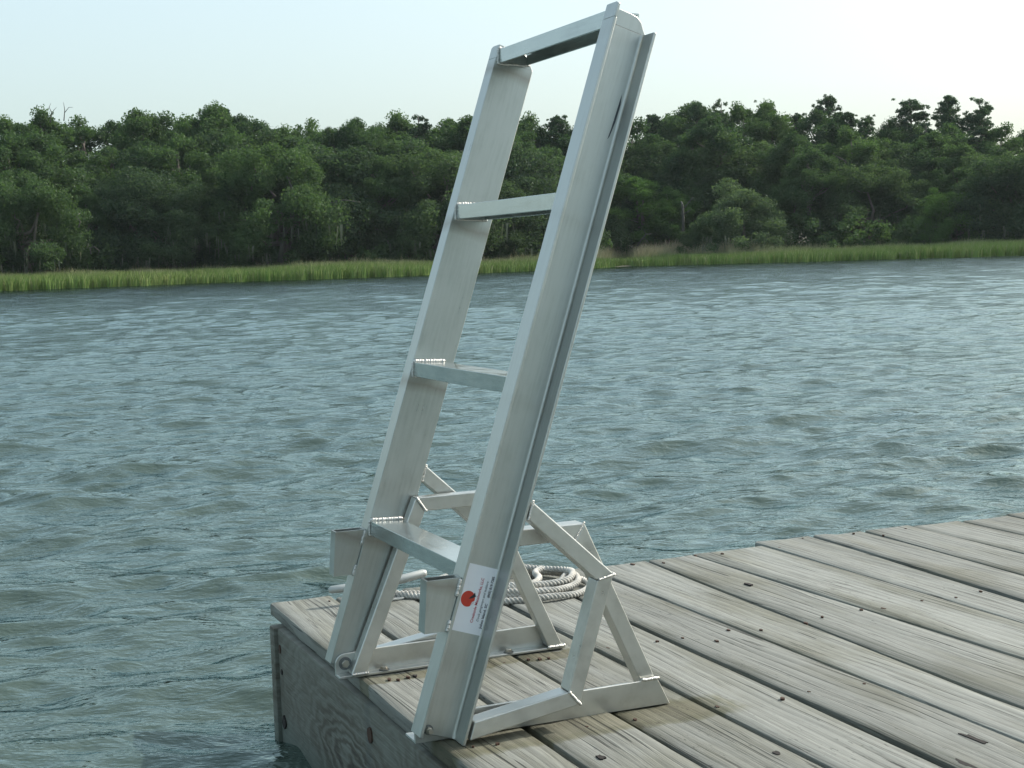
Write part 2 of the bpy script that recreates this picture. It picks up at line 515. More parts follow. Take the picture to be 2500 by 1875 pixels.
# even the mapped bank out to one gentle line (a pixel of error is metres at this range)
sd_ = [math.hypot(p.x - CAM.x, p.y - CAM.y) for p in shore]
shore = [CAM + (p - CAM) * ((0.35 * d + 0.65 * 92) / d) for p, d in zip(shore, sd_)]
shore = [Vector((p.x, p.y, 0)) for p in shore]
def shore_at(px):
    for (a, b, p, q) in zip(SHORE_PX, SHORE_PX[1:], shore, shore[1:]):
        if a[0] <= px <= b[0]:
            return p.lerp(q, (px - a[0]) / (b[0] - a[0]))
    return shore[0] if px < SHORE_PX[0][0] else shore[-1]
def bank(px, back):
    """ground point a given distance behind the shoreline, seen in the direction of photograph column px"""
    p = shore_at(px)
    d = Vector((p.x - CAM.x, p.y - CAM.y, 0)).normalized()
    return Vector((p.x, p.y, 0)) + d * back

def build_land():
    bm = bmesh.new()
    pxs = [-3600, -2500] + list(range(-900, 3501, 100)) + [5200, 7500]
    prof = [(-3.0, -1.4), (0.4, WATER_Z - 0.15), (3.0, WATER_Z - 0.05), (6.5, WATER_Z + 0.08), (12, WATER_Z + 0.25), (17, 0.35), (34, 1.5), (60, 3.0), (120, 4.0), (290, 5.0)]
    rows = []
    for px in pxs:
        if px < -900:
            p0 = shore[0] + Vector((-1, 0.15, 0)) * (-(px + 900)) * 0.05
            d = Vector((0.02, 1, 0))
        elif px > 3500:
            p0 = shore[-1] + Vector((1, -0.25, 0)) * (px - 3500) * 0.05
            d = Vector((0.5, 0.9, 0)).normalized()
        else:
            p0 = shore_at(px)
            d = Vector((p0.x - CAM.x, p0.y - CAM.y, 0)).normalized()
        rows.append([bm.verts.new((p0.x + d.x * b + (rng.uniform(-.3, .3) if 0 < b < 30 else 0), p0.y + d.y * b, z)) for b, z in prof])
    for r0, r1 in zip(rows, rows[1:]):
        for k in range(len(prof) - 1):
            bm.faces.new((r0[k], r1[k], r1[k + 1], r0[k + 1]))
    o = mesh_obj('far_bank', bm, M['soil'], smooth=180)
    tag(o, kind='structure')
    bm = bmesh.new()
    q = [bm.verts.new(p) for p in ((-450, -450, -1.6), (450, -450, -1.6), (450, 450, -1.6), (-450, 450, -1.6))]
    bm.faces.new(q)
    tag(mesh_obj('river_bed', bm, M['soil']), kind='structure')
build_land()

def build_grass():
    n = 150000
    px = rng.uniform(-420, 2920, n)
    back = rng.beta(1.0, 1.7, n) * 14.5 + 0.1
    P = np.array([list(shore_at(u)) for u in np.linspace(-420, 2920, 400)])
    ip = np.interp(px, np.linspace(-420, 2920, 400), np.arange(400))
    i0 = np.clip(ip.astype(int), 0, 398)
    t = (ip - i0)[:, None]
    base = P[i0] * (1 - t) + P[i0 + 1] * t
    d = base[:, :2] - np.array([CAM.x, CAM.y])
    d /= np.linalg.norm(d, axis=1, keepdims=True)
    edge = 0.7 * np.sin(px * 0.013) + 0.5 * np.sin(px * 0.031) + 0.35 * np.sin(px * 0.083 + 1) + 0.25 * np.sin(px * 0.21) + 5.0 * np.exp(-((px - 1525) / 36.0) ** 2)
    base[:, :2] += d * (back + edge)[:, None]
    patch = np.sin(px * 0.008 + 1) * 0.5 + np.sin(px * 0.023 + back * 0.4) * 0.3
    H = (0.68 + 0.10 * patch + 0.014 * back) * rng.uniform(0.72, 1.16, n)
    H *= np.interp(px, [-400, 300, 900, 1030, 1300, 1500, 1700, 2000, 2300, 2900], [1.02, 1.02, 1.05, 0.95, 0.92, 0.8, 0.92, 1.0, 1.0, 1.0])
    H *= 1 + 0.38 * 1.7 * np.exp(-((px - 1620) / 300.0) ** 4) * np.clip((back - 4.5) / 2.5, 0, 1)
    H *= 1 + 0.13 * np.sin(px * 0.051 + back * 0.9) * np.sin(px * 0.017 + 2)
    dryness = np.clip((back - 5.0) / 6.0, 0, 1) * rng.uniform(0.4, 1.0, n) * np.interp(px, [0, 1300, 1500, 1900, 2500], [0.75, 0.8, 1.0, 0.9, 0.45])
    dryness = np.maximum(dryness, np.exp(-((px - 1620) / 300.0) ** 4) * np.clip((back - 4) / 2, 0, 1) * rng.uniform(.75, 1, n))
    dryness = np.maximum(dryness, (rng.random(n) < 0.10) * 0.6)
    H *= 1 + 0.25 * (dryness > 0.6) * rng.random(n)
    a = rng.uniform(0, PI, n)
    w = rng.uniform(0.009, 0.020, n)
    lean = rng.normal(0, 0.16, (n, 2)) + np.array([0.10, -0.05])
    z0 = np.full(n, WATER_Z - 0.02) + np.clip(back, 0, 12) * 0.018
    side = np.stack([np.cos(a), np.sin(a)], 1) * w[:, None]
    co = np.zeros((n, 5, 3))
    co[:, 0, :2] = base[:, :2] - side; co[:, 0, 2] = z0
    co[:, 1, :2] = base[:, :2] + side; co[:, 1, 2] = z0
    m = base[:, :2] + lean * (H * 0.35)[:, None]
    co[:, 2, :2] = m + side * 0.8; co[:, 2, 2] = z0 + H * 0.6
    co[:, 3, :2] = m - side * 0.8; co[:, 3, 2] = z0 + H * 0.6
    co[:, 4, :2] = base[:, :2] + lean * H[:, None]; co[:, 4, 2] = z0 + H
    k = np.arange(n)[:, None] * 5
    tri = np.concatenate([k + np.array([[0, 1, 2]]), k + np.array([[0, 2, 3]]), k + np.array([[3, 2, 4]])], 0)
    o = np_mesh('marsh_grass', co.reshape(-1, 3), tri, M['grass'])
    me = o.data
    for nm, val in (('tone', np.repeat(rng.random(n), 5)), ('dry', np.repeat(dryness, 5)), ('along', np.tile([0, 0, .6, .6, 1.0], n))):
        at_ = me.attributes.new(nm, 'FLOAT', 'POINT')
        at_.data.foreach_set('value', val.astype(np.float32))
    tag(o, kind='stuff')
build_grass()

# ------------------------------------------------------------------ trees
def leaves_mesh(clumps, per_m2, size, g, droop=0.0):
    """clumps: list of (centre, radii). Leaf quads spread through the outer part of each clump."""
    cos = []
    for c, r in clumps:
        r = np.array(r)
        area = 4 * PI * ((r[0] * r[1]) ** 1.6 / 3 + (r[0] * r[2]) ** 1.6 / 3 + (r[1] * r[2]) ** 1.6 / 3) ** (1 / 1.6)
        n = max(12, int(area * per_m2))
        v = g.normal(size=(n, 3))
        v /= np.linalg.norm(v, axis=1, keepdims=True)
        rad = g.uniform(0.25, 1.12, n)
        p = np.array(c) + v * r * rad[:, None]
        nrm = v * 0.7 + g.normal(0, 0.8, (n, 3)) + np.array([0, 0, 0.15])
        nrm /= np.linalg.norm(nrm, axis=1, keepdims=True)
        u = np.cross(nrm, g.normal(size=(n, 3)))
        u /= np.linalg.norm(u, axis=1, keepdims=True)
        w = np.cross(nrm, u)
        s = size * g.uniform(0.6, 1.4, n)[:, None]
        u *= s
        w *= s * 0.62
        if droop:
            u[:, 2] -= droop * s[:, 0]
        cos.append(np.stack([p - u, p + w, p + u, p - w], 1))
    co = np.concatenate(cos)
    return co.reshape(-1, 3), np.arange(len(co) * 4).reshape(-1, 4)

def branch_mesh(bm, segs):
    for pts, r0, r1 in segs:
        n = len(pts)
        tube(bm, pts, [r0 + (r1 - r0) * i / (n - 1) for i in range(n)], 6)

def crooked(p, q, g, wob=0.12, n=5):
    p, q = np.array(p, float), np.array(q, float)
    L = np.linalg.norm(q - p)
    out = []
    for i in range(n):
        t = i / (n - 1)
        out.append(tuple(p + (q - p) * t + (g.normal(0, wob * L * 0.3, 3) if 0 < i < n - 1 else 0)))
    return out

PROTO = {}
def proto(kind, seed):
    """one tree of unit design height (metres given per kind); returns root with trunk and crown children, unlinked copies made by place()"""
    g = np.random.default_rng(seed)
    cl, br, moss = [], [], []
    if kind == 'oak':                     # wide live oak, low boughs, hanging moss
        H, Wd = 7.0, 4.6
        br.append((crooked((0, 0, 0), (g.normal(0, .3), g.normal(0, .3), 2.2), g), 0.30, 0.22))
        for i in range(34):
            a = g.uniform(0, 2 * PI)
            e = g.uniform(0.0, 1.0)
            R = Wd * math.sqrt(1 - (e * 0.95) ** 2) * g.uniform(0.62, 1.0)
            z = 1.7 + e * (H - 2.4) * g.uniform(0.85, 1.1)
            c = (R * math.cos(a) * 0.85, R * math.sin(a) * 0.85, z - 0.12 * R)
            s = g.uniform(0.65, 1.25)
            cl.append((c, (s * 1.15, s * 1.15, s * 0.85)))
            for _ in range(2):
                o = g.normal(0, 0.6, 3) * s
                cl.append((tuple(np.array(c) + o), (s * .62, s * .62, s * .4)))
            if i % 2 == 0:
                br.append((crooked((0, 0, g.uniform(1.6, 2.6)), c, g, 0.25, 6), 0.13, 0.03))
            if z < 4.2 and g.random() < 0.8:
                for _ in range(7):
                    moss.append((np.array(c) + g.normal(0, 0.7, 3) * np.array([1, 1, .25]) - np.array([0, 0, .3]), g.uniform(0.3, 1.1)))
        size, dens, mat = 0.068, 115, 'oak'
    elif kind == 'broad':                 # upright broadleaf, many rounded clumps
        H, Wd = 10.0, 2.5
        br.append((crooked((0, 0, 0), (g.normal(0, .25), g.normal(0, .25), H * 0.85), g, 0.05, 7), 0.22, 0.05))
        for i in range(46):
            e = g.uniform(0.0, 1.0) ** 0.8
            z = 1.5 + e * (H - 2.1)
            R = Wd * (0.75 + 0.45 * math.sin(PI * min(1, e * 1.02)) - 0.75 * max(0, e - 0.72) / 0.28) * g.uniform(0.55, 1.0)
            a = g.uniform(0, 2 * PI)
            c = (R * math.cos(a), R * math.sin(a), z)
            s = g.uniform(0.5, 1.0) * (1.0 if e < 0.85 else 0.75)
            cl.append((c, (s, s, s * 0.9)))
            o = g.normal(0, 0.65, 3) * s
            cl.append((tuple(np.array(c) + o), (s * .55, s * .55, s * .42)))
            if i % 3 == 0:
                br.append((crooked((0, 0, max(0.8, z - 1.2)), c, g, 0.15), 0.07, 0.02))
        size, dens, mat = 0.070, 118, 'broad'
    elif kind == 'pine':                  # loblolly pine: bare trunk, open tiers of tufts near the top
        H = 12.0
        tip = (g.normal(0, .3), g.normal(0, .3), H)
        br.append((crooked((0, 0, 0), tip, g, 0.02, 8), 0.17, 0.03))
        for i in range(52):
            e = g.uniform(0, 1) ** 0.75
            z = H * (0.56 + 0.43 * e)
            R = (2.3 * (1 - e) ** 0.6 + 0.25) * g.uniform(0.35, 1.0)
            a = g.uniform(0, 2 * PI)
            base = (tip[0] * z / H, tip[1] * z / H, z - 0.25 * R)
            c = (base[0] + R * math.cos(a), base[1] + R * math.sin(a), z)
            br.append((crooked(base, c, g, 0.15, 4), 0.06, 0.03))
            s = g.uniform(0.17, 0.36)
            cl.append((c, (s, s, s * 0.85)))
            for _ in range(4):
                t = g.uniform(0.35, 1.2)
                o = np.array(base) * (1 - t) + np.array(c) * t + g.normal(0, 0.28, 3)
                cl.append((tuple(o), (s * .7, s * .7, s * .45)))
        size, dens, mat = 0.062, 140, 'pine'
    elif kind == 'dome':                  # dense weeping dome, paler leaves, skirts near the ground
        H, Wd = 5.0, 2.9
        br.append((crooked((0, 0, 0), (0, 0, 3), g, .08), 0.16, 0.06))
        for i in range(60):
            a, e = g.uniform(0, 2 * PI), g.uniform(0, 1)
            th = e * PI * 0.52
            R = Wd * math.cos(PI / 2 - th) * g.uniform(.86, 1.02)
            z = 1.0 + (H - 1.5) * math.cos(th) * g.uniform(.9, 1.03) - 0.5 * max(0, e - .7)
            s = g.uniform(0.38, 0.7)
            cl.append(((R * math.cos(a), R * math.sin(a), z), (s, s, s * 0.85)))
        for i in range(12):
            cl.append((tuple(g.normal(0, 1.0, 3) + np.array([0, 0, 2.2])), (.9, .9, .8)))
        for _ in range(26):
            a = g.uniform(0, 2 * PI)
            moss.append((np.array([2.6 * math.cos(a), 2.6 * math.sin(a), g.uniform(.9, 1.7)]), g.uniform(.3, .8)))
        size, dens, mat = 0.066, 120, 'pale'
    else:                                 # shrub
        H, Wd = 2.4, 1.6
        for i in range(16):
            a = g.uniform(0, 2 * PI)
            R = Wd * math.sqrt(g.uniform(0, 1)) * .8
            s = g.uniform(.4, .75)
            cl.append(((R * math.cos(a), R * math.sin(a), g.uniform(.35, H - .6) * (1 - .25 * R / Wd)), (s * 1.1, s * 1.1, s * .8)))
        br.append((crooked((0, 0, 0), (0.1, 0, 1.4), g), 0.05, 0.02))
        size, dens, mat = 0.075, 90, 'broad'
    co, f = leaves_mesh(cl, dens, size, g)
    crown = np_mesh('crown', co, f, M[mat])
    bm = bmesh.new()
    branch_mesh(bm, br)
    trunk = mesh_obj('trunk', bm, M['bark'], smooth=180)
    out = [trunk, crown]
    if moss:
        n = len(moss)
        k = 3
        cs = []
        for p, L in moss:
            for _ in range(k):
                q = p + g.normal(0, .10, 3)
                w = g.uniform(.02, .05)
                a = g.uniform(0, PI)
                s = np.array([math.cos(a), math.sin(a), 0]) * w
                l2 = L * g.uniform(.6, 1.1)
                b = q - np.array([g.normal(0, .06), g.normal(0, .06), l2])
                cs.append([q - s, q + s, b + s * .25, b - s * .25])
        cs = np.array(cs).reshape(-1, 3)
        out.append(tag(np_mesh('hanging_moss', cs, np.arange(len(cs)).reshape(-1, 4), M['moss']), kind='stuff'))
    zz = np.sort(co[:, 2])
    H = float(zz[-60])                    # real height of the leafy top
    for o in out:
        C.objects.unlink(o)
    return out, H

NVAR = {'oak': 3, 'broad': 5, 'pine': 4, 'dome': 1}
for kd, nv in NVAR.items():
    PROTO[kd] = [proto(kd, 100 * (1 + list(NVAR).index(kd)) + i) for i in range(nv)]
_cnt = [0]
def place(kind, px, top_py, back, label, cat='tree', group=None, width=1.0, mat=None, var=None, rz=None, low=0.0, name=None):
    """stand a tree on the bank so that its top reaches the given skyline height"""
    _cnt[0] += 1
    parts, H = PROTO[kind][(_cnt[0] * 7 + 3) % NVAR[kind] if var is None else var]
    p = bank(px, back)
    d = math.hypot(p.x - CAM.x, p.y - CAM.y)
    top = at(px, top_py, d).z
    gz = 0.0 + 0.012 * max(0, back - 14) - low
    s = (top - gz) / H
    names = {'oak': 'oak_tree', 'broad': 'broadleaf_tree', 'pine': 'pine_tree', 'dome': 'weeping_tree', 'shrub': 'shrub'}
    t = thing(name or names[kind], label, cat, (p.x, p.y, gz), rng.uniform(0, 2 * PI) if rz is None else rz, group)
    t.scale = (s * width, s * width, s)
    for o in parts:
        c = o.copy()
        if mat and o.name.startswith('crown'):
            c.material_slots[0].link = 'OBJECT'
            c.material_slots[0].material = M[mat]
        C.objects.link(c)
        c.parent = t
    return t

# skyline of the wood: (px, top py) read along the photograph
G_BACK = 'tall trees along the skyline of the far wood'
G_MID = 'broadleaf trees massed in the middle of the far wood'
G_FRONT = 'low mossy trees along the far marsh edge'
ORD = ('first second third fourth fifth sixth seventh eighth ninth tenth eleventh twelfth thirteenth fourteenth fifteenth sixteenth seventeenth '
       'eighteenth nineteenth twentieth').split()
_seen = {}
def nth(px, row, what, where):
    """name a tree by its count from the nearer end of the photograph or from the ladder"""
    side = 'beyond the left edge' if px < 0 else 'beyond the right edge' if px > 2500 else 'left of the ladder' if px < 1060 else ('behind the ladder' if px < 1560 else 'right of the ladder')
    _seen[(row, side)] = _seen.get((row, side), 0) + 1
    return what + ' ' + where + ', ' + ORD[_seen[(row, side)] - 1] + ' along ' + side
SKY = [(-330, 285), (-230, 300), (-130, 280), (-40, 292), (40, 284), (120, 262), (215, 285), (290, 296), (355, 266), (410, 274), (470, 282), (520, 262), (565, 258), (615, 280), (665, 300), (715, 306), (765, 292), (825, 312), (880, 288), (930, 300), (985, 272), (1045, 280), (1100, 290), (1160, 284), (1225, 280), (1300, 276), (1370, 282), (1440, 290), (1510, 296), (1560, 288), (1610, 278), (1655, 284), (1700, 250), (1765, 246), (1815, 250), (1880, 246), (1945, 276), (2000, 268), (2075, 272), (2120, 280), (2180, 288), (2260, 298), (2320, 300), (2390, 306), (2450, 300), (2510, 312), (2590, 300), (2680, 285), (2780, 296), (2900, 280)]
for i, (px, py) in enumerate(SKY):
    if not -140 < px < 2640: continue
    kd = 'pine' if (i % 5 in (1, 3) and px > 1350) or i % 9 == 3 else 'broad'
    place(kd, px + rng.uniform(-6, 6), py, rng.uniform(24, 32), nth(px, 'back', 'tufted pine' if kd == 'pine' else 'round topped dark tree', 'on the far skyline'), group=G_BACK, width=rng.uniform(0.85, 1.15) if kd == 'broad' else rng.uniform(0.9, 1.1))
for i, px in enumerate(np.arange(-130, 2650, 82)):
    sk = np.interp(px, [a for a, b in SKY], [b for a, b in SKY])
    place('broad' if i % 4 else 'oak', px + rng.uniform(-25, 25), sk + rng.uniform(25, 90), rng.uniform(18, 23.5), nth(px, 'mid', 'dense dark tree', 'halfway up the far wood'), group=G_MID, width=rng.uniform(0.9, 1.25))
for i, px in enumerate(np.arange(-130, 2650, 118)):
    if any(abs(px - q) < w for q, w in ((700, 75), (1560, 105), (1800, 165), (2310, 90), (60, 70))):
        continue
    yb = 667 - .034 * px
    place('oak' if i % 3 else 'broad', px + rng.uniform(-25, 25), yb - rng.uniform(190, 285), rng.uniform(14.5, 17.5), nth(px, 'front', 'low drooping tree', 'along the far marsh edge'), group=G_FRONT, width=rng.uniform(.85, 1.15))
def undergrowth():
    g = np.random.default_rng(77)
    cl = []
    for px in np.arange(-380, 2950, 26):
        yb = 667 - .034 * px
        p = bank(px + g.uniform(-15, 15), g.uniform(12.0, 15.5))
        d = math.hypot(p.x - CAM.x, p.y - CAM.y)
        top = at(px, yb - g.uniform(30, 115), d).z
        for _ in range(7):
            s = g.uniform(.3, .65)
            cl.append(((p.x + g.normal(0, .8), p.y + g.normal(0, .6), g.uniform(.15, max(.4, top - s))), (s * 1.15, s * 1.15, s)))
    co, f = leaves_mesh(cl, 34, .105, g)
    tag(np_mesh('undergrowth', co, f, M['broad']), kind='stuff')
undergrowth()

# trees one can point to
place('broad', 2285, 322, 24, 'round dark tree filling the gap under the leftmost of the three skyline pines', var=0, width=1.3)
place('broad', 2360, 350, 22, 'round dark tree below the middle one of the three skyline pines', var=4, width=1.3)
place('pine', 2035, 232, 30, 'lone pine with a flat tufted top standing above the wood, left of the three pines', var=0, width=.95)
place('pine', 2238, 240, 31, 'broadest and leftmost of the three open pines on the right skyline', var=1, width=1.25)
place('pine', 2330, 234, 31, 'middle pine of the three open pines on the right skyline', var=2, width=1.1)
place('pine', 2400, 238, 31, 'rightmost pine of the three open pines on the right skyline', var=3, width=1.0)
place('pine', 1882, 247, 30, 'round topped pine on the skyline just right of a broad dark crown', var=1, width=.85)
place('pine', 1708, 248, 29, 'loose pine at the left shoulder of the high dark trees right of the ladder', var=2, width=.95)
place('broad', 545, 252, 25, 'tallest pale topped tree on the left skyline', var=1, width=1.0)
place('dome', 1820, 432, 8.5, 'pale green weeping tree with a rounded crown reaching the marsh', width=1.15)
place('dome', 1705, 520, 8.0, 'small grey green mossy tree drooping beside the pale weeping tree', width=.9, mat='oak')
place('broad', 1560, 432, 14, 'bright green leafy tree low against the right side of the ladder', var=2, width=1.5, mat='lush')
place('broad', 1635, 455, 14.5, 'bright green leafy tree between the ladder and the bare dead tree', var=3, width=1.3, mat='lush')
place('oak', 2330, 458, 12.5, 'rounded leafy tree hung with vines, low at the right of the wood', var=1, width=.95, mat='lush')
place('oak', 60, 380, 13, 'big leaning oak at the left edge of the wood', var=2, width=.9, mat='broad')
place('oak', 690, 330, 14, 'large live oak with a forked pale trunk and one long bough to the right', var=1, width=.95, mat='broad')
place('oak', 420, 450, 13, 'wide mossy oak with bare twisted lower boughs left of the white driftwood', var=0, width=1.0)

def oak_trunk():
    p = bank(690, 12.0)
    d = math.hypot(p.x - CAM.x, p.y - CAM.y)
    q = lambda x, y: tuple(at(x, y, d))
    bm = bmesh.new()
    tube(bm, [q(683, 640), q(690, 590), q(700, 555), q(712, 530)], [.17, .14, .12, .11], 8)
    tube(bm, [q(712, 530), q(745, 517), q(790, 500), q(840, 488), q(880, 494)], [.09, .075, .06, .04, .02], 6)
    tube(bm, [q(712, 530), q(718, 500), q(718, 470), q(700, 430)], [.11, .09, .07, .04], 6)
    return bm
tr = tag(mesh_obj('tree_trunk', oak_trunk(), M['deadgrey'], smooth=180), 'pale forked trunk with one long bough reaching right, left of the ladder', 'tree trunk')

def dead_tree(name, pts, label, back, mat, cat):
    p = bank(pts[0][0][0], back)
    d = math.hypot(p.x - CAM.x, p.y - CAM.y)
    bm = bmesh.new()
    for line in pts:
        n = len(line) - 1
        r0, r1 = line[-1]
        Q = [tuple(at(x, y, d + 0.15 * math.sin(i * 2.1))) for i, (x, y) in enumerate(line[:-1])]
        tube(bm, Q, [r0 + (r1 - r0) * i / (n - 1) for i in range(n)], 6)
    return tag(mesh_obj(name, bm, M[mat], smooth=180), label, cat)
dead_tree('driftwood', [[(558, 657), (560, 648), (557, 640), (554, 634), (.05, .02)], [(560, 649), (566, 643), (573, 640), (.06, .02)], [(559, 650), (562, 640), (566, 636), (.04, .015)]],
          'white forked driftwood sticking up behind the left marsh grass', 12.2, 'bleached', 'driftwood')
dead_tree('dead_tree', [[(1667, 580), (1668, 530), (1666, 500), (1663, 492), (.12, .06)], [(1667, 512), (1678, 498), (1692, 482), (.05, .02)], [(1668, 524), (1680, 516), (1690, 511), (.045, .02)]],
          'bare grey dead tree with two upswept limbs left of the pale weeping tree', 10.8, 'deadgrey', 'dead tree')
dead_tree('fallen_branch', [[(1556, 600), (1566, 585), (1577, 572), (1590, 570), (.05, .02)], [(1566, 585), (1574, 582), (1583, 592), (.04, .02)], [(1577, 572), (1572, 562), (1582, 560), (.03, .01)]],
          'pale bare fallen branch in the shade just right of the ladder', 10.5, 'deadgrey', 'branch')
dead_tree('bare_branch', [[(192, 555), (196, 540), (186, 528), (196, 520), (.04, .02)]], 'short pale bare bough sticking out under the mossy oak at the left', 9.5, 'deadgrey', 'branch')
dead_tree('bare_branch', [[(222, 620), (220, 605), (230, 602), (242, 612), (240, 622), (.04, .02)]], 'pale hooped bare bough low over the marsh grass at the left', 9.5, 'deadgrey', 'branch')
dead_tree('bare_treetop', [[(122, 300), (126, 275), (120, 262), (124, 252), (.04, .012)], [(126, 280), (132, 268), (138, 262), (.03, .01)], [(156, 295), (158, 268), (155, 250), (.04, .012)], [(158, 275), (168, 262), (178, 262), (.03, .01)]],
          'thin bare twigs poking above the left skyline', 24.5, 'deadgrey', 'twigs')

# ------------------------------------------------------------------ dock
dock = thing('dock', 'weathered grey plank dock over the water, carrying the ladder and the rope', 'dock')
FARX = [0.005, 0.155, 0.312, 0.468, 0.629, 0.787, 0.953, 1.086, 1.297, 1.468, 1.627, 1.775, 1.934, 2.097]
NEARX = [-0.004, 0.156, 0.313, 0.469, 0.626, 0.793, 0.912, 1.120, 1.297, 1.400, 1.580, 1.752, 1.912, 2.090]
while len(FARX) < 33:
    FARX.append(FARX[-1] + 0.158)
    NEARX.append(NEARX[-1] + 0.158)
ENDS = [1.136, 1.118, 1.122, 1.128, 1.118, 1.104, 1.108, 1.118, 1.166, 1.156, 1.152, 1.140, 1.130, 1.150]
T = 0.026
def build_plank(k):
    y1 = ENDS[k] if k < len(ENDS) else 1.14 + rng.uniform(-.025, .025)
    y0 = -2.55 + rng.uniform(-.02, .02)
    gap = [0.006, 0.013, 0.012, 0.012, 0.012, 0.010, 0.010, 0.005, 0.004, 0.008, 0.005, 0.007, 0.008, 0.010]
    gl = gap[k] * .36 if 0 < k < len(gap) else 0.004
    gr = gap[k + 1] * .36 if k + 1 < len(gap) else 0.004
    def xe(arr_f, arr_n, i, y):
        t = min(1.0, max(0.0, (1.1 - y) / 1.3))
        return arr_f[i] + (arr_n[i] - arr_f[i]) * t
    ys = np.concatenate([[y0], np.linspace(y0 + .01, y1 - .004, 26), [y1]])
    r = 0.006
    xc = 0.5 * (FARX[k] + NEARX[k + 1])
    bm = bmesh.new()
    rings = []
    tilt = rng.normal(0, .0012)
    ph = rng.uniform(0, 6)
    for i, y in enumerate(ys):
        jl = 0.0012 * math.sin(y * 9 + ph) + rng.normal(0, .0006)
        jr = 0.0012 * math.sin(y * 7 + ph + 2) + rng.normal(0, .0006)
        a = xe(FARX, NEARX, k, y) + gl + jl
        b = xe(FARX, NEARX, k + 1, y) - gr + jr
        e = 0.003 if i in (0, len(ys) - 1) else 0.0
        zt = -e + 0.0010 * math.sin(y * 2.3 + ph)
        cup = 0.0014
        sec = [(a + e, -T), (a + e, -r), (a + e + r * .3, -r * .3), (a + r, 0), (a * .75 + b * .25, -cup * .6), (a * .5 + b * .5, -cup),
               (a * .25 + b * .75, -cup * .6), (b - r, 0), (b - e - r * .3, -r * .3), (b - e, -r), (b - e, -T)]
        rings.append([bm.verts.new((x - xc, y, z + (zt + tilt * (1 if x > xc else -1) if z > -T + .001 else 0))) for x, z in sec])
    n = len(rings[0])
    for r0, r1 in zip(rings, rings[1:]):
        for j in range(n):
            bm.faces.new((r0[j], r0[(j + 1) % n], r1[(j + 1) % n], r1[j]))
    bm.faces.new(rings[0])
    bm.faces.new(rings[-1][::-1])
    o = mesh_obj('plank', bm, M['deck'], dock, smooth=40)
    o.location = (xc, 0, 0)
for k in range(32):
    build_plank(k)
XR = FARX[32]

def board(name, x0, x1, y0, y1, z0, z1, mat, bev=0.004):
    bm = bmesh.new()
    prism(bm, [(x0, z0), (x1, z0), (x1, z1), (x0, z1)], 'y', y0, y1)
    bevel_all(bm, bev)
    return mesh_obj(name, bm, M[mat], dock, smooth=40)
ZB = -T - 0.0015
board('fascia_board', -0.009, 0.026, -2.54, 0.998, -0.42, ZB, 'fascia')
board('end_board', -0.017, XR - 0.02, 1.000, 1.038, -0.42, ZB, 'fascia')
for yj in (0.36, -0.075, -0.70, -1.32, -1.95, -2.52):
    board('joist', 0.028, XR - 0.03, yj, yj + 0.04, -0.24, ZB, 'joist')
for xf in (1.2, 3.4):
    board('float', xf - .55, xf + .55, -2.3, 0.9, -0.50, -0.245, 'joist', .02)

# nail heads with their rust, joined: many and tiny
nails = [(.972, 1.055), (1.082, 1.09), (.90, 1.08), (1.151, 1.077), (1.31, 1.064), (1.431, 1.142), (1.58, 1.128), (1.628, 1.065), (1.734, 1.11),
         (.599, .387), (.654, .383), (.492, .386), (.764, .394), (.82, .362), (.928, .366), (.986, .393), (1.09, .403), (1.134, .389), (1.246, .406), (1.325, .393), (1.409, .415), (1.462, .401),
         (.328, -.045), (.242, -.043), (.132, 1.076), (.043, -.047), (.082, -.052), (.048, .388), (.062, .378), (.083, .386), (.275, .388), (.325, .389), (.345, .382), (.363, .378), (.70, .329), (.48, -.05), (.60, -.06), (.66, -.05), (.77, -.055)]
for k in range(14, 32):
    for yy in (1.08, .39, -.05):
        nails.append((FARX[k] + .03, yy + rng.uniform(-.015, .015)))
        nails.append((FARX[k + 1] - .03, yy + rng.uniform(-.015, .015)))
for k in range(5, 32):
    for yy in (-.68, -1.3, -1.93):
        nails.append((NEARX[k] + .03, yy + rng.uniform(-.015, .015)))
def blob(bm, x, y, z, r, asp=1.0, n=9, rot=0.0, rough=.25):
    vs = []
    for i in range(n):
        a = 2 * PI * i / n
        q = r * (1 + rng.uniform(-rough, rough))
        u, v = q * math.cos(a), q * math.sin(a) * asp
        vs.append(bm.verts.new((x + u * math.cos(rot) - v * math.sin(rot), y + u * math.sin(rot) + v * math.cos(rot), z)))
    top = bm.faces.new(vs)
    e = bmesh.ops.extrude_face_region(bm, geom=[top])
    bmesh.ops.translate(bm, vec=(0, 0, -.004), verts=[v for v in e['geom'] if isinstance(v, bmesh.types.BMVert)])
bm = bmesh.new()
for x, y in nails:
    blob(bm, x, y, 0.0016, rng.uniform(.0020, .0036), rng.uniform(1.0, 2.4), rot=rng.uniform(-.2, .2), rough=.3)
tag(mesh_obj('nail_heads', bm, M['rust'], dock), kind='stuff')
bm = bmesh.new()
for x, y, r, a in ((.196, -.189, .0055, 1.6), (.439, -.299, .005, 1.6), (1.021, .738, .006, 2.0), (.737, -.386, .006, 6.0), (.651, -.472, .006, 4.0), (.098, .388, .004, 1.4)):
    blob(bm, x, y, 0.0012, r, a, 11, rot=0, rough=.4)
tag(mesh_obj('wood_knots', bm, M['dark'], dock), kind='stuff')

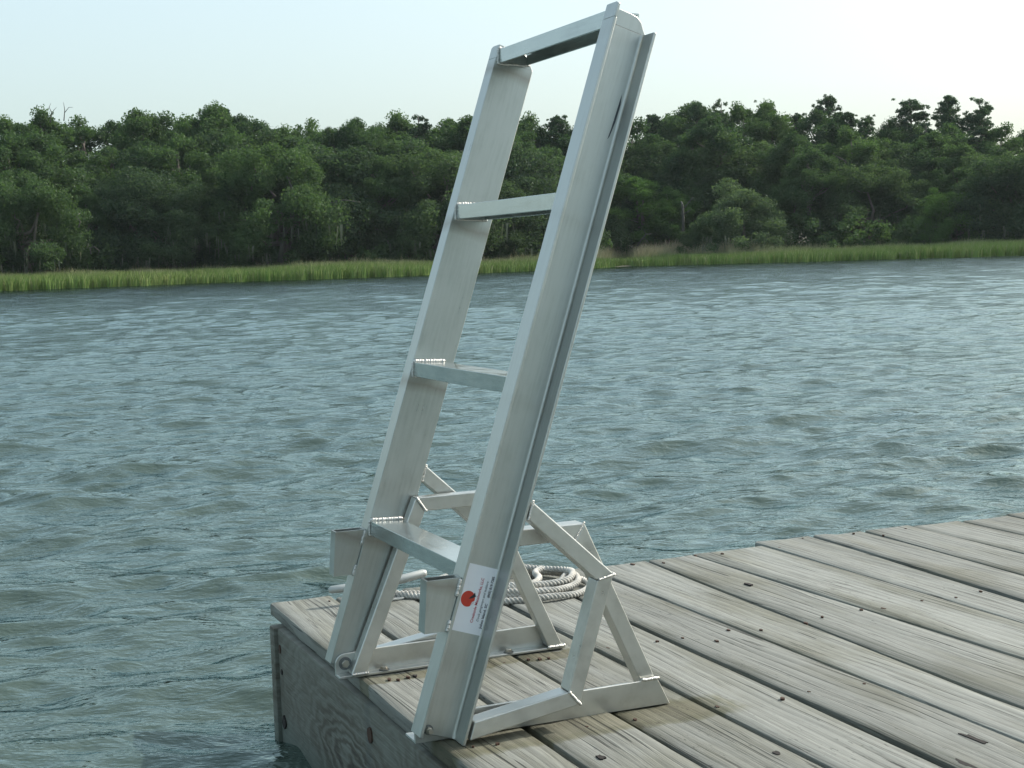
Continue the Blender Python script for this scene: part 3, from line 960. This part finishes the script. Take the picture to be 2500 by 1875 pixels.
def side_hole(name, y, z, r, asp, mat, out=0.0018):
    bm = bmesh.new()
    vs = []
    for i in range(12):
        a = 2 * PI * i / 12
        q = r * (1 + rng.uniform(-.12, .12))
        vs.append(bm.verts.new((-.009 - out, y + q * math.cos(a) * asp, z + q * math.sin(a))))
    f = bm.faces.new(vs)
    e = bmesh.ops.extrude_face_region(bm, geom=[f])
    bmesh.ops.translate(bm, vec=(.005, 0, 0), verts=[v for v in e['geom'] if isinstance(v, bmesh.types.BMVert)])
    return mesh_obj(name, bm, M[mat], dock)
side_hole('rusty_bolt', .966, -.228, .014, 1.1, 'dark', .003)
side_hole('bolt_hole', .972, -.118, .006, 1.2, 'dark')
side_hole('bolt_hole', .980, -.070, .009, .9, 'rust')
side_hole('rusty_bolt', .330, -.078, .014, .95, 'rust', .0025)

# ------------------------------------------------------------------ ladder
HX, HZ, TH = -0.0149, 0.0210, 0.3225
TL, TB, DY, FW = -0.0256, 0.0533, 0.4607, 0.038
sn, cs_ = math.sin(TH), math.cos(TH)
def L(s, t, y):
    return (HX + s * sn + t * cs_, y, HZ + s * cs_ - t * sn)
lad = thing('dock_ladder', 'bare aluminium flip up dock ladder standing tilted back on the corner of the dock', 'ladder')

def rail(sgn, y_face):
    """channel rail; visible web face at y_face, flanges pointing sgn*y"""
    bm = bmesh.new()
    th = .0052
    yin = y_face if sgn > 0 else y_face          # web face
    yo = y_face + sgn * FW                       # free edge of the flanges
    # cross-section (t, y): start at the inner web side
    yb = y_face - th if sgn < 0 else y_face      # not used for far web
    if sgn < 0:      # near rail: outer web face at y_face, web runs back to y_face+th
        w0, w1 = y_face + th, y_face
    else:            # far rail: inner face at y_face, web runs to y_face+th
        w0, w1 = y_face, y_face + th
    fr = .0055
    sec = [(TL, w0), (TL, yo), (TL + th, yo)]
    for i in range(9):
        a = PI / 2 * i / 8
        sec.append((TL + th + fr * (1 - math.cos(a)) , w1 + sgn * fr * (1 - math.sin(a))))
    for i in range(9):
        a = PI / 2 * i / 8
        sec.append((TB - th - fr * (1 - math.sin(a)), w1 + sgn * fr * (1 - math.cos(a))))
    sec += [(TB - th, yo), (TB, yo), (TB, w0)]
    s0, s1 = -.0053, 1.1652
    v0 = [bm.verts.new(L(s0, t, y)) for t, y in sec]
    v1 = [bm.verts.new(L(s1, t, y)) for t, y in sec]
    n = len(sec)
    for i in range(n):
        bm.faces.new((v0[i], v0[(i + 1) % n], v1[(i + 1) % n], v1[i]))
    bm.faces.new(v0)
    bm.faces.new(v1[::-1])
    # rounded crown of the web and the taller front flange
    crown = [(s1, TB - .0002), (1.174, .0462), (1.183, .040), (1.1895, .031), (1.1912, .018), (1.1912, TL + .0003), (s1, TL + .0003)]
    a0 = [bm.verts.new(L(s, t, w0)) for s, t in crown]
    a1 = [bm.verts.new(L(s, t, w1)) for s, t in crown]
    m = len(crown)
    bm.faces.new(a0); bm.faces.new(a1[::-1])
    for i in range(m - 1):
        bm.faces.new((a0[i], a0[(i + 1) % m], a1[(i + 1) % m], a1[i]))
    fl = [(s1, w1), (1.1912, w1), (1.1912, yo - sgn * .008), (1.1880, yo), (s1, yo)]
    b0 = [bm.verts.new(L(s, TL, y)) for s, y in fl]
    b1 = [bm.verts.new(L(s, TL + th, y)) for s, y in fl]
    m = len(fl)
    bm.faces.new(b0); bm.faces.new(b1[::-1])
    for i in range(m):
        bm.faces.new((b0[i], b0[(i + 1) % m], b1[(i + 1) % m], b1[i]))
    o = mesh_obj('rail', bm, M['alu'] if sgn > 0 else M['alu_near'], lad, smooth=28)
    mod = o.modifiers.new('edge', 'BEVEL')
    mod.width, mod.segments, mod.limit_method, mod.angle_limit = .0009, 2, 'ANGLE', math.radians(50)
    return o
near_rail = rail(-1, 0.0)
near_rail['label'] = 'near channel rail carrying the maker label'
rail(1, DY)

RA, RH, RD, R0, RS = 0.2743, 0.0264, 0.061, 0.2673, 0.3048
def rung_pt(k, a, b, y):
    """a: depth along the tread, b: down the front"""
    return L(R0 + k * RS + a * math.sin(RA) - b * math.cos(RA), TL + .0012 + a * math.cos(RA) + b * math.sin(RA), y)
for k in range(4):
    bm = bmesh.new()
    th = .004
    sec = [(0, 0), (RD, 0), (RD, RH), (RD - th, RH), (RD - th, th), (th, th), (th, RH), (0, RH)]
    y0, y1 = .0054, DY - .0003
    v0 = [bm.verts.new(rung_pt(k, a, b, y0)) for a, b in sec]
    v1 = [bm.verts.new(rung_pt(k, a, b, y1)) for a, b in sec]
    for i in range(8):
        bm.faces.new((v0[i], v0[(i + 1) % 8], v1[(i + 1) % 8], v1[i]))
    bm.faces.new(v0); bm.faces.new(v1[::-1])
    bmesh.ops.recalc_face_normals(bm, faces=bm.faces)
    bmesh.ops.bevel(bm, geom=[e for e in bm.edges if e.calc_face_angle(0) > 1], offset=.0008, segments=2, affect='EDGES', profile=.5)
    mesh_obj('rung', bm, M['alu_rung'], lad)

def weld(p, q, r=.0035, n=None, flat=1.0):
    p, q = Vector(p), Vector(q)
    Lg = (q - p).length
    n = n or max(4, int(Lg / .0024))
    bm = bmesh.new()
    for i in range(n + 1):
        c = p.lerp(q, i / n) + Vector(rng.normal(0, r * .07, 3))
        bmesh.ops.create_icosphere(bm, subdivisions=2, radius=r * rng.uniform(.80, 1.02), matrix=Matrix.Translation(c))
    return mesh_obj('weld_bead', bm, M['weld'], lad, smooth=180)
for k in range(4):
    if k < 3:
        weld(rung_pt(k, .002, -.002, DY - .002), rung_pt(k, RD * .98, -.002, DY - .002), .0042)
    else:
        weld(rung_pt(k, .001, -.002, DY - .002), rung_pt(k, .012, -.002, DY - .002), .003)
    weld(rung_pt(k, -.0015, .002, DY - .0015), rung_pt(k, -.0015, RH, DY - .0015), .0028)
    weld(rung_pt(k, .003, RH + .001, DY - .001), rung_pt(k, RD, RH + .001, DY - .001), .0026)

# --- mitred tube frames
BW = 0.0265
def offset_poly(pts, w):
    """inner line of an open polyline (offset to its right-hand side)"""
    pts = [Vector(p) for p in pts]
    out = []
    nrm = []
    for a, b in zip(pts, pts[1:]):
        d = (b - a).normalized()
        nrm.append(Vector((d.y, -d.x)))
    for i, p in enumerate(pts):
        if i == 0: out.append(p + nrm[0] * w)
        elif i == len(pts) - 1: out.append(p + nrm[-1] * w)
        else:
            b = (nrm[i - 1] + nrm[i]).normalized()
            out.append(p + b * (w / b.dot(nrm[i])))
    return out
def bar(name, quad, y0, y1, bev=.0018):
    bm = bmesh.new()
    prism(bm, [tuple(q) for q in quad], 'y', y0, y1)
    bevel_all(bm, bev, 2)
    return mesh_obj(name, bm, M['alu_tube'], lad)
def lerp2(a, b, t):
    return (a[0] + (b[0] - a[0]) * t, a[1] + (b[1] - a[1]) * t)

def handrail(y0, y1):
    out = [(.163, .374), (.301, .244), (.234, .037), (.041, .0065)]
    inn = [tuple(p) for p in offset_poly(out, BW)]
    inn[0] = (.1535, .3475)
    inn[3] = (.0505, .0355)
    for nm, i in (('handrail_brace', 0), ('handrail_post', 1), ('handrail_foot', 2)):
        a, b = out[i], out[i + 1]
        c, d = inn[i + 1], inn[i]
        e = .0006                                # hairline joint at the mitres
        L1 = (Vector(b) - Vector(a)).length
        bar(nm, [lerp2(a, b, e / L1), lerp2(a, b, 1 - e / L1), lerp2(d, c, 1 - e / L1), lerp2(d, c, e / L1)], y0, y1)
    yf = y0 - .0012
    weld((.302, y0 + .001, .2425), (.2745, yf, .2375), .0026)
    weld((.3015, y0 + .001, .2435), (.3015, y1, .2435), .0024)
    weld((.2155, yf, .0595), (.2335, yf, .038), .0030)
    weld((.164, y0 + .002, .375), (.1545, y0 + .002, .347), .0026)
handrail(-.038, -.0045)
handrail(DY + .0052, DY + .038)

LEG = .0052
def base(side):
    """side 'near' or 'far': angle iron bolted to the deck and the trapezium frame welded on it"""
    if side == 'near':
        ya, yb = .0068, .0068 + LEG
        fy0, fy1 = yb, .056
        py0, py1 = yb + .0004, yb + .034
    else:
        yb, ya = DY - .0015 - LEG, DY - .0015
        fy0, fy1 = .4300, yb
        py0, py1 = yb - .0245, yb - .0004
        yb, ya = min(ya, yb), max(ya, yb)
        ya, yb = yb, ya
    bm = bmesh.new()
    out = [(-.0335, .0005)]
    for i in range(7):
        a = PI - PI / 2 * i / 6
        out.append((HX + .0186 * math.cos(a), .0225 + .0186 * math.sin(a)))
    out += [(.05, .0440), (.399, .0460), (.421, .0005)]
    prism(bm, out, 'y', min(ya, yb), max(ya, yb))
    bevel_all(bm, .0009, 1)
    mesh_obj('base_upright', bm, M['alu_tube'], lad)
    bm = bmesh.new()
    prism(bm, [(-.033, .0005), (.4205, .0005), (.4205, .0050), (-.033, .0050)], 'y', fy0, fy1)
    bevel_all(bm, .0008, 1)
    mesh_obj('base_flange', bm, M['alu_tube'], lad)
    o = [(-.0105, .0055), (.127, .322), (.275, .322), (.4155, .0055)]
    n = [tuple(p) for p in offset_poly(o, BW)]
    n[0] = (.0185, .0055)
    n[3] = (.3865, .0055)
    for nm, i in (('front_strut', 0), ('top_bar', 1), ('rear_strut', 2)):
        a, b, c, d = o[i], o[i + 1], n[i + 1], n[i]
        L1 = (Vector(b) - Vector(a)).length
        e = .0006 / L1
        bar(nm, [lerp2(a, b, e), lerp2(a, b, 1 - e), lerp2(d, c, 1 - e), lerp2(d, c, e)], py0, py1)
    yf = py0 - .0012
    if side == 'near':
        weld((.371, ya - .0005, .0475), (.399, ya - .0005, .0475), .0034)
        weld((.274, py0 + .001, .3225), (.256, yf, .2965), .0022)
    else:
        weld((-.008, yf, .0065), (.020, yf, .0065), .0034)
        weld((.386, yf, .0065), (.4175, yf, .0065), .0036)
        weld((.129, yf, .3215), (.1455, yf, .2965), .0028)
        weld((-.006, yb - .002, .018), (.002, yb - .002, .038), .0024)
    # hinge bolt
    def bolt(name, p, d, r=.0076, h=.006, wr=.0122, parts=True):
        bm = bmesh.new()
        cyl(bm, p, d, r, h, 6)
        bevel_all(bm, .0008, 1)
        b = mesh_obj(name, bm, M['steel'], lad, smooth=30)
        bm = bmesh.new()
        cyl(bm, Vector(p) - Vector(d) * .0002, d, wr, .0016, 20)
        mesh_obj('washer', bm, M['washer'], b, smooth=40)
        return b
    if side == 'near':
        b = bolt('hinge_bolt', (HX + .001, -.0004, HZ + .002), (0, -1, 0), .0058, .009, .0082)
        bm = bmesh.new()
        cyl(bm, (HX + .001, -.009, HZ + .002), (0, -1, 0), .0038, .006, 12)
        mesh_obj('bolt_end', bm, M['steel'], b, smooth=30)
    else:
        bolt('hinge_bolt', (HX, yb - LEG - .0004 if False else DY - .0015 - LEG - .0004, HZ + .002), (0, -1, 0))
    for bx in (.055, .305):
        yy = .5 * (fy0 + fy1) + (.003 if side == 'near' else -.004)
        bolt('anchor_bolt', (bx, yy if side == 'far' else .0485, .0052), (0, 0, 1), .0068, .0068, .0098)
base('near')
base('far')

# --- open rectangular sleeves on the front flanges
def sleeve(y0, y1, xl):
    zt, zb = .2665, .1845
    def xf(z):      # front face of the flange at height z
        s = (z - HZ + TL * sn) / cs_
        return HX + s * sn + TL * cs_ - .0006
    th = .0032
    bm = bmesh.new()
    xb = xl - .007
    o = [(xb, zb), (xf(zb), zb), (xf(zt), zt), (xl, zt)]
    for fy0, fy1 in ((y0, y0 + th), (y1 - th, y1)):
        prism(bm, o, 'y', fy0, fy1)
    prism(bm, [(xb, zb), (xb + th, zb), (xl + th, zt), (xl, zt)], 'y', y0 + th, y1 - th)
    prism(bm, [(xf(zb) - th, zb), (xf(zb) - .0002, zb), (xf(zt) - .0002, zt), (xf(zt) - th, zt)], 'y', y0 + th, y1 - th)
    bmesh.ops.remove_doubles(bm, verts=bm.verts, dist=1e-5)
    ob = mesh_obj('sleeve', bm, M['alu'], lad)
    for z0, z1 in ((.262, .240), (.200, .186)):
        weld((xf(z0) - .001, y0 - .001, z0), (xf(z1) - .001, y0 - .001, z1), .0036)
    return ob
sleeve(-.034, -.005, -.018)
sleeve(DY + .005, DY + .034, -.019)

# --- printed label on the near rail
ys = -.0006
def strip(name, pts, y, mat, parent, depth=.0004):
    bm = bmesh.new()
    v0 = [bm.verts.new(L(s, t, y)) for s, t in pts]
    v1 = [bm.verts.new(L(s, t, y + depth)) for s, t in pts]
    bm.faces.new(v0); bm.faces.new(v1[::-1])
    n = len(pts)
    for i in range(n):
        bm.faces.new((v0[i], v0[(i + 1) % n], v1[(i + 1) % n], v1[i]))
    return mesh_obj(name, bm, M[mat], parent)
lab = strip('maker_label', [(.1632, -.0175), (.2722, -.0175), (.2722, .0470), (.1632, .0470)], ys, 'paper', lad)
cx, cy, rr_ = .2165, .0078, .0128
disc = [(cx + rr_ * math.cos(2 * PI * i / 28), cy + rr_ * .93 * math.sin(2 * PI * i / 28)) for i in range(28)]
strip('sun_disc', disc, ys - .0003, 'red', lab, .00025)
strip('bird_silhouette', [(cx + .000, cy + .001), (cx + .004, cy + .0035), (cx + .0085, cy + .0072), (cx + .012, cy + .009), (cx + .009, cy + .0105), (cx + .006, cy + .0125), (cx + .0045, cy + .0105), (cx + .002, cy + .0065)], ys - .0006, 'ink', lab, .0002)
for i in range(3):
    strip('print_streak', [(cx - .012 + i * .002, cy + .006 + i * .002), (cx - .003 + i * .001, cy + .0085 + i * .0014), (cx - .003 + i * .001, cy + .0093 + i * .0014), (cx - .0115 + i * .002, cy + .0070 + i * .002)], ys - .0006, 'paper', lab, .0002)
def lettering(txt, s0, s1, tb, hgt, mat, shear=0.0, bold=.0):
    cu = bpy.data.curves.new('text_line', 'FONT')
    cu.body = txt
    cu.size = 1.0
    cu.shear = shear
    cu.offset = bold
    cu.extrude = .0
    cu.resolution_u = 2
    tmp = bpy.data.objects.new('text_line', cu)
    C.objects.link(tmp)
    dg = bpy.context.evaluated_depsgraph_get()
    me = bpy.data.meshes.new_from_object(tmp.evaluated_get(dg))
    C.objects.unlink(tmp)
    bpy.data.objects.remove(tmp)
    xs = [v.co.x for v in me.vertices]
    zs = [v.co.y for v in me.vertices]
    sx = (s1 - s0) / (max(xs) - min(xs))
    sy = hgt / .72
    for v in me.vertices:
        v.co = L(s0 + (v.co.x - min(xs)) * sx, tb - v.co.y * sy, ys - .0004)
    me.materials.clear()
    me.materials.append(M[mat])
    return link(bpy.data.objects.new('text_line', me), lab)
lettering('Creekside Metalworks, LLC', .1807, .2535, .0262, .0050, 'crimson', 0, .012)
lettering('Dock gangways and ladders', .1845, .2500, .0350, .0040, 'ink', .25)
lettering('Johns Island, SC', .1740, .2150, .0432, .0044, 'ink', 0, .018)
lettering('(843) 819-7285', .2250, .2595, .0432, .0044, 'ink', 0, .018)
strip('scuff_mark', [(.985, .0345), (1.005, .0365), (1.030, .0375), (1.062, .0390), (1.045, .0415), (1.015, .0405), (.99, .0370)], -.0004, 'scuff', lad, .0003)

# ------------------------------------------------------------------ cleat and rope
cl = thing('dock_cleat', 'grey galvanised horn cleat at the far end of the dock, partly behind the ladder', 'cleat', (.225, 1.02, 0))
bm = bmesh.new()
tube(bm, [(-.106, .010, .0345), (-.100, .0095, .036), (-.06, .005, .037), (0, 0, .038), (.06, -.004, .044), (.112, -.008, .053), (.118, -.0085, .0535)], [.0045, .0085, .0095, .0105, .0100, .0092, .006], 14)
mesh_obj('horn', bm, M['galv'], cl, smooth=180)
for dx in (-.028, .028):
    bm = bmesh.new()
    tube(bm, [(dx * 1.25, 0, .004), (dx, 0, .018), (dx * .95, 0, .034)], [.012, .009, .009], 12)
    mesh_obj('leg', bm, M['galv'], cl, smooth=180)
bm = bmesh.new()
prism(bm, [(-.06, -.02), (.06, -.02), (.06, .02), (-.06, .02)], 'z', .0006, .0062)
bevel_all(bm, .002)
mesh_obj('base_plate', bm, M['galv'], cl, smooth=40)

def catmull(P, m):
    P = np.array(P, float)
    Q = np.vstack([2 * P[0] - P[1], P, 2 * P[-1] - P[-2]])
    out = []
    for i in range(1, len(Q) - 2):
        for t in np.linspace(0, 1, m, endpoint=False):
            a, b, c, d = Q[i - 1], Q[i], Q[i + 1], Q[i + 2]
            out.append(.5 * (2 * b + (c - a) * t + (2 * a - 5 * b + 4 * c - d) * t ** 2 + (3 * b - a - 3 * c + d) * t ** 3))
    out.append(P[-1])
    return np.array(out)
def rope_mat():
    k = Nodes('worn_white_rope')
    p = k.n('TexCoord').outputs['Object']
    k.l(k.ramp(k.noise(p, 30, 4), [(.3, (.33, .325, .30)), (.7, (.54, .53, .495))]), k.b.inputs['Base Color'])
    k.b.inputs['Roughness'].default_value = .85
    k.l(k.bump(k.noise(p, 900, 2), .4, .001), k.b.inputs['Normal'])
    return k.m
M['rope'] = rope_mat()
def laid_rope(path, r=.0076, pitch=.028):
    """three strands laid round a path"""
    d = np.linalg.norm(np.diff(path, axis=0), axis=1)
    s = np.concatenate([[0], np.cumsum(d)])
    n = int(s[-1] / .0034)
    ss = np.linspace(0, s[-1], n)
    P = np.stack([np.interp(ss, s, path[:, i]) for i in range(3)], 1)
    Tn = np.gradient(P, axis=0)
    Tn /= np.linalg.norm(Tn, axis=1, keepdims=True)
    A = np.cross(Tn, [0, 0, 1.0])
    A /= np.linalg.norm(A, axis=1, keepdims=True) + 1e-9
    B = np.cross(Tn, A)
    vs, fs = [], []
    m = 7
    for j in range(3):
        ph = 2 * PI * ss / pitch + 2 * PI * j / 3
        c = P + (A * np.cos(ph)[:, None] + B * np.sin(ph)[:, None]) * (r * .5)
        b0 = sum(len(v) for v in vs)
        ring = np.stack([c + (A * math.cos(2 * PI * q / m) + B * math.sin(2 * PI * q / m)) * (r * .56) for q in range(m)], 1)
        vs.append(ring.reshape(-1, 3))
        i, q = np.meshgrid(np.arange(n - 1), np.arange(m), indexing='ij')
        fs.append(np.stack([b0 + i * m + q, b0 + i * m + (q + 1) % m, b0 + (i + 1) * m + (q + 1) % m, b0 + (i + 1) * m + q], -1).reshape(-1, 4))
    return np.concatenate(vs), np.concatenate(fs)
def coil():
    pts = [(.262, 1.030, .008), (.30, 1.002, .007), (.36, .945, .007), (.42, .875, .007)]
    loops = [(.530, .985, .170, .172), (.535, .985, .150, .140), (.545, .975, .125, .105)]
    for q, (cx_, cy_, ax, ay) in enumerate(loops):
        for i in range(12):
            a = math.radians(240) + 2 * PI * i / 12
            f = i / 12
            nx = loops[min(q + 1, 2)]
            ax_, ay_ = ax + (nx[2] - ax) * f ** 3, ay + (nx[3] - ay) * f ** 3
            w = .008 * math.sin(2.7 * i + q * 2)
            pts.append((cx_ + (ax_ + w) * math.cos(a) - .03 * math.sin(a), cy_ + (ay_ - w) * math.sin(a), .007 + .0105 * (q + f * .5) + .003 * math.sin(i * 1.9 + q)))
    pts += [(.50, .88, .026), (.555, .895, .026), (.590, .94, .027), (.600, .985, .030), (.628, 1.01, .032)]
    return catmull(pts, 10)
v1, f1 = laid_rope(coil())
lead = catmull([(.248, 1.018, .030), (.25, 1.045, .020), (.232, 1.070, .008), (.250, 1.055, .007), (.31, 1.020, .007), (.38, .975, .007), (.43, .92, .010), (.50, .86, .012), (.60, .88, .016), (.665, .96, .020)], 10)
v2, f2 = laid_rope(lead)
rp = np_mesh('rope', np.concatenate([v1, v2]), np.concatenate([f1, f2 + len(v1)]), M['rope'], smooth=True)
tag(rp, 'loosely coiled white three strand mooring rope lying on the dock behind the ladder', 'rope')


# ------------------------------------------------------------------ thin summer haze over the river
bm = bmesh.new()
bmesh.ops.create_cube(bm, size=1.0, matrix=Matrix.Translation((0, 0, 8.4)) @ Matrix.Diagonal((1000, 1000, 22.2, 1)))
hm = bpy.data.materials.new('thin_haze_air')
hm.use_nodes = True
nt = hm.node_tree
nt.nodes.remove(nt.nodes['Principled BSDF'])
pv = nt.nodes.new('ShaderNodeVolumePrincipled')
pv.inputs['Color'].default_value = (0.82, 0.96, 1.0, 1)
pv.inputs['Density'].default_value = 0.00014
pv.inputs['Anisotropy'].default_value = 0.3
nt.links.new(pv.outputs[0], nt.nodes['Material Output'].inputs['Volume'])
tag(mesh_obj('haze', bm, hm), kind='stuff')
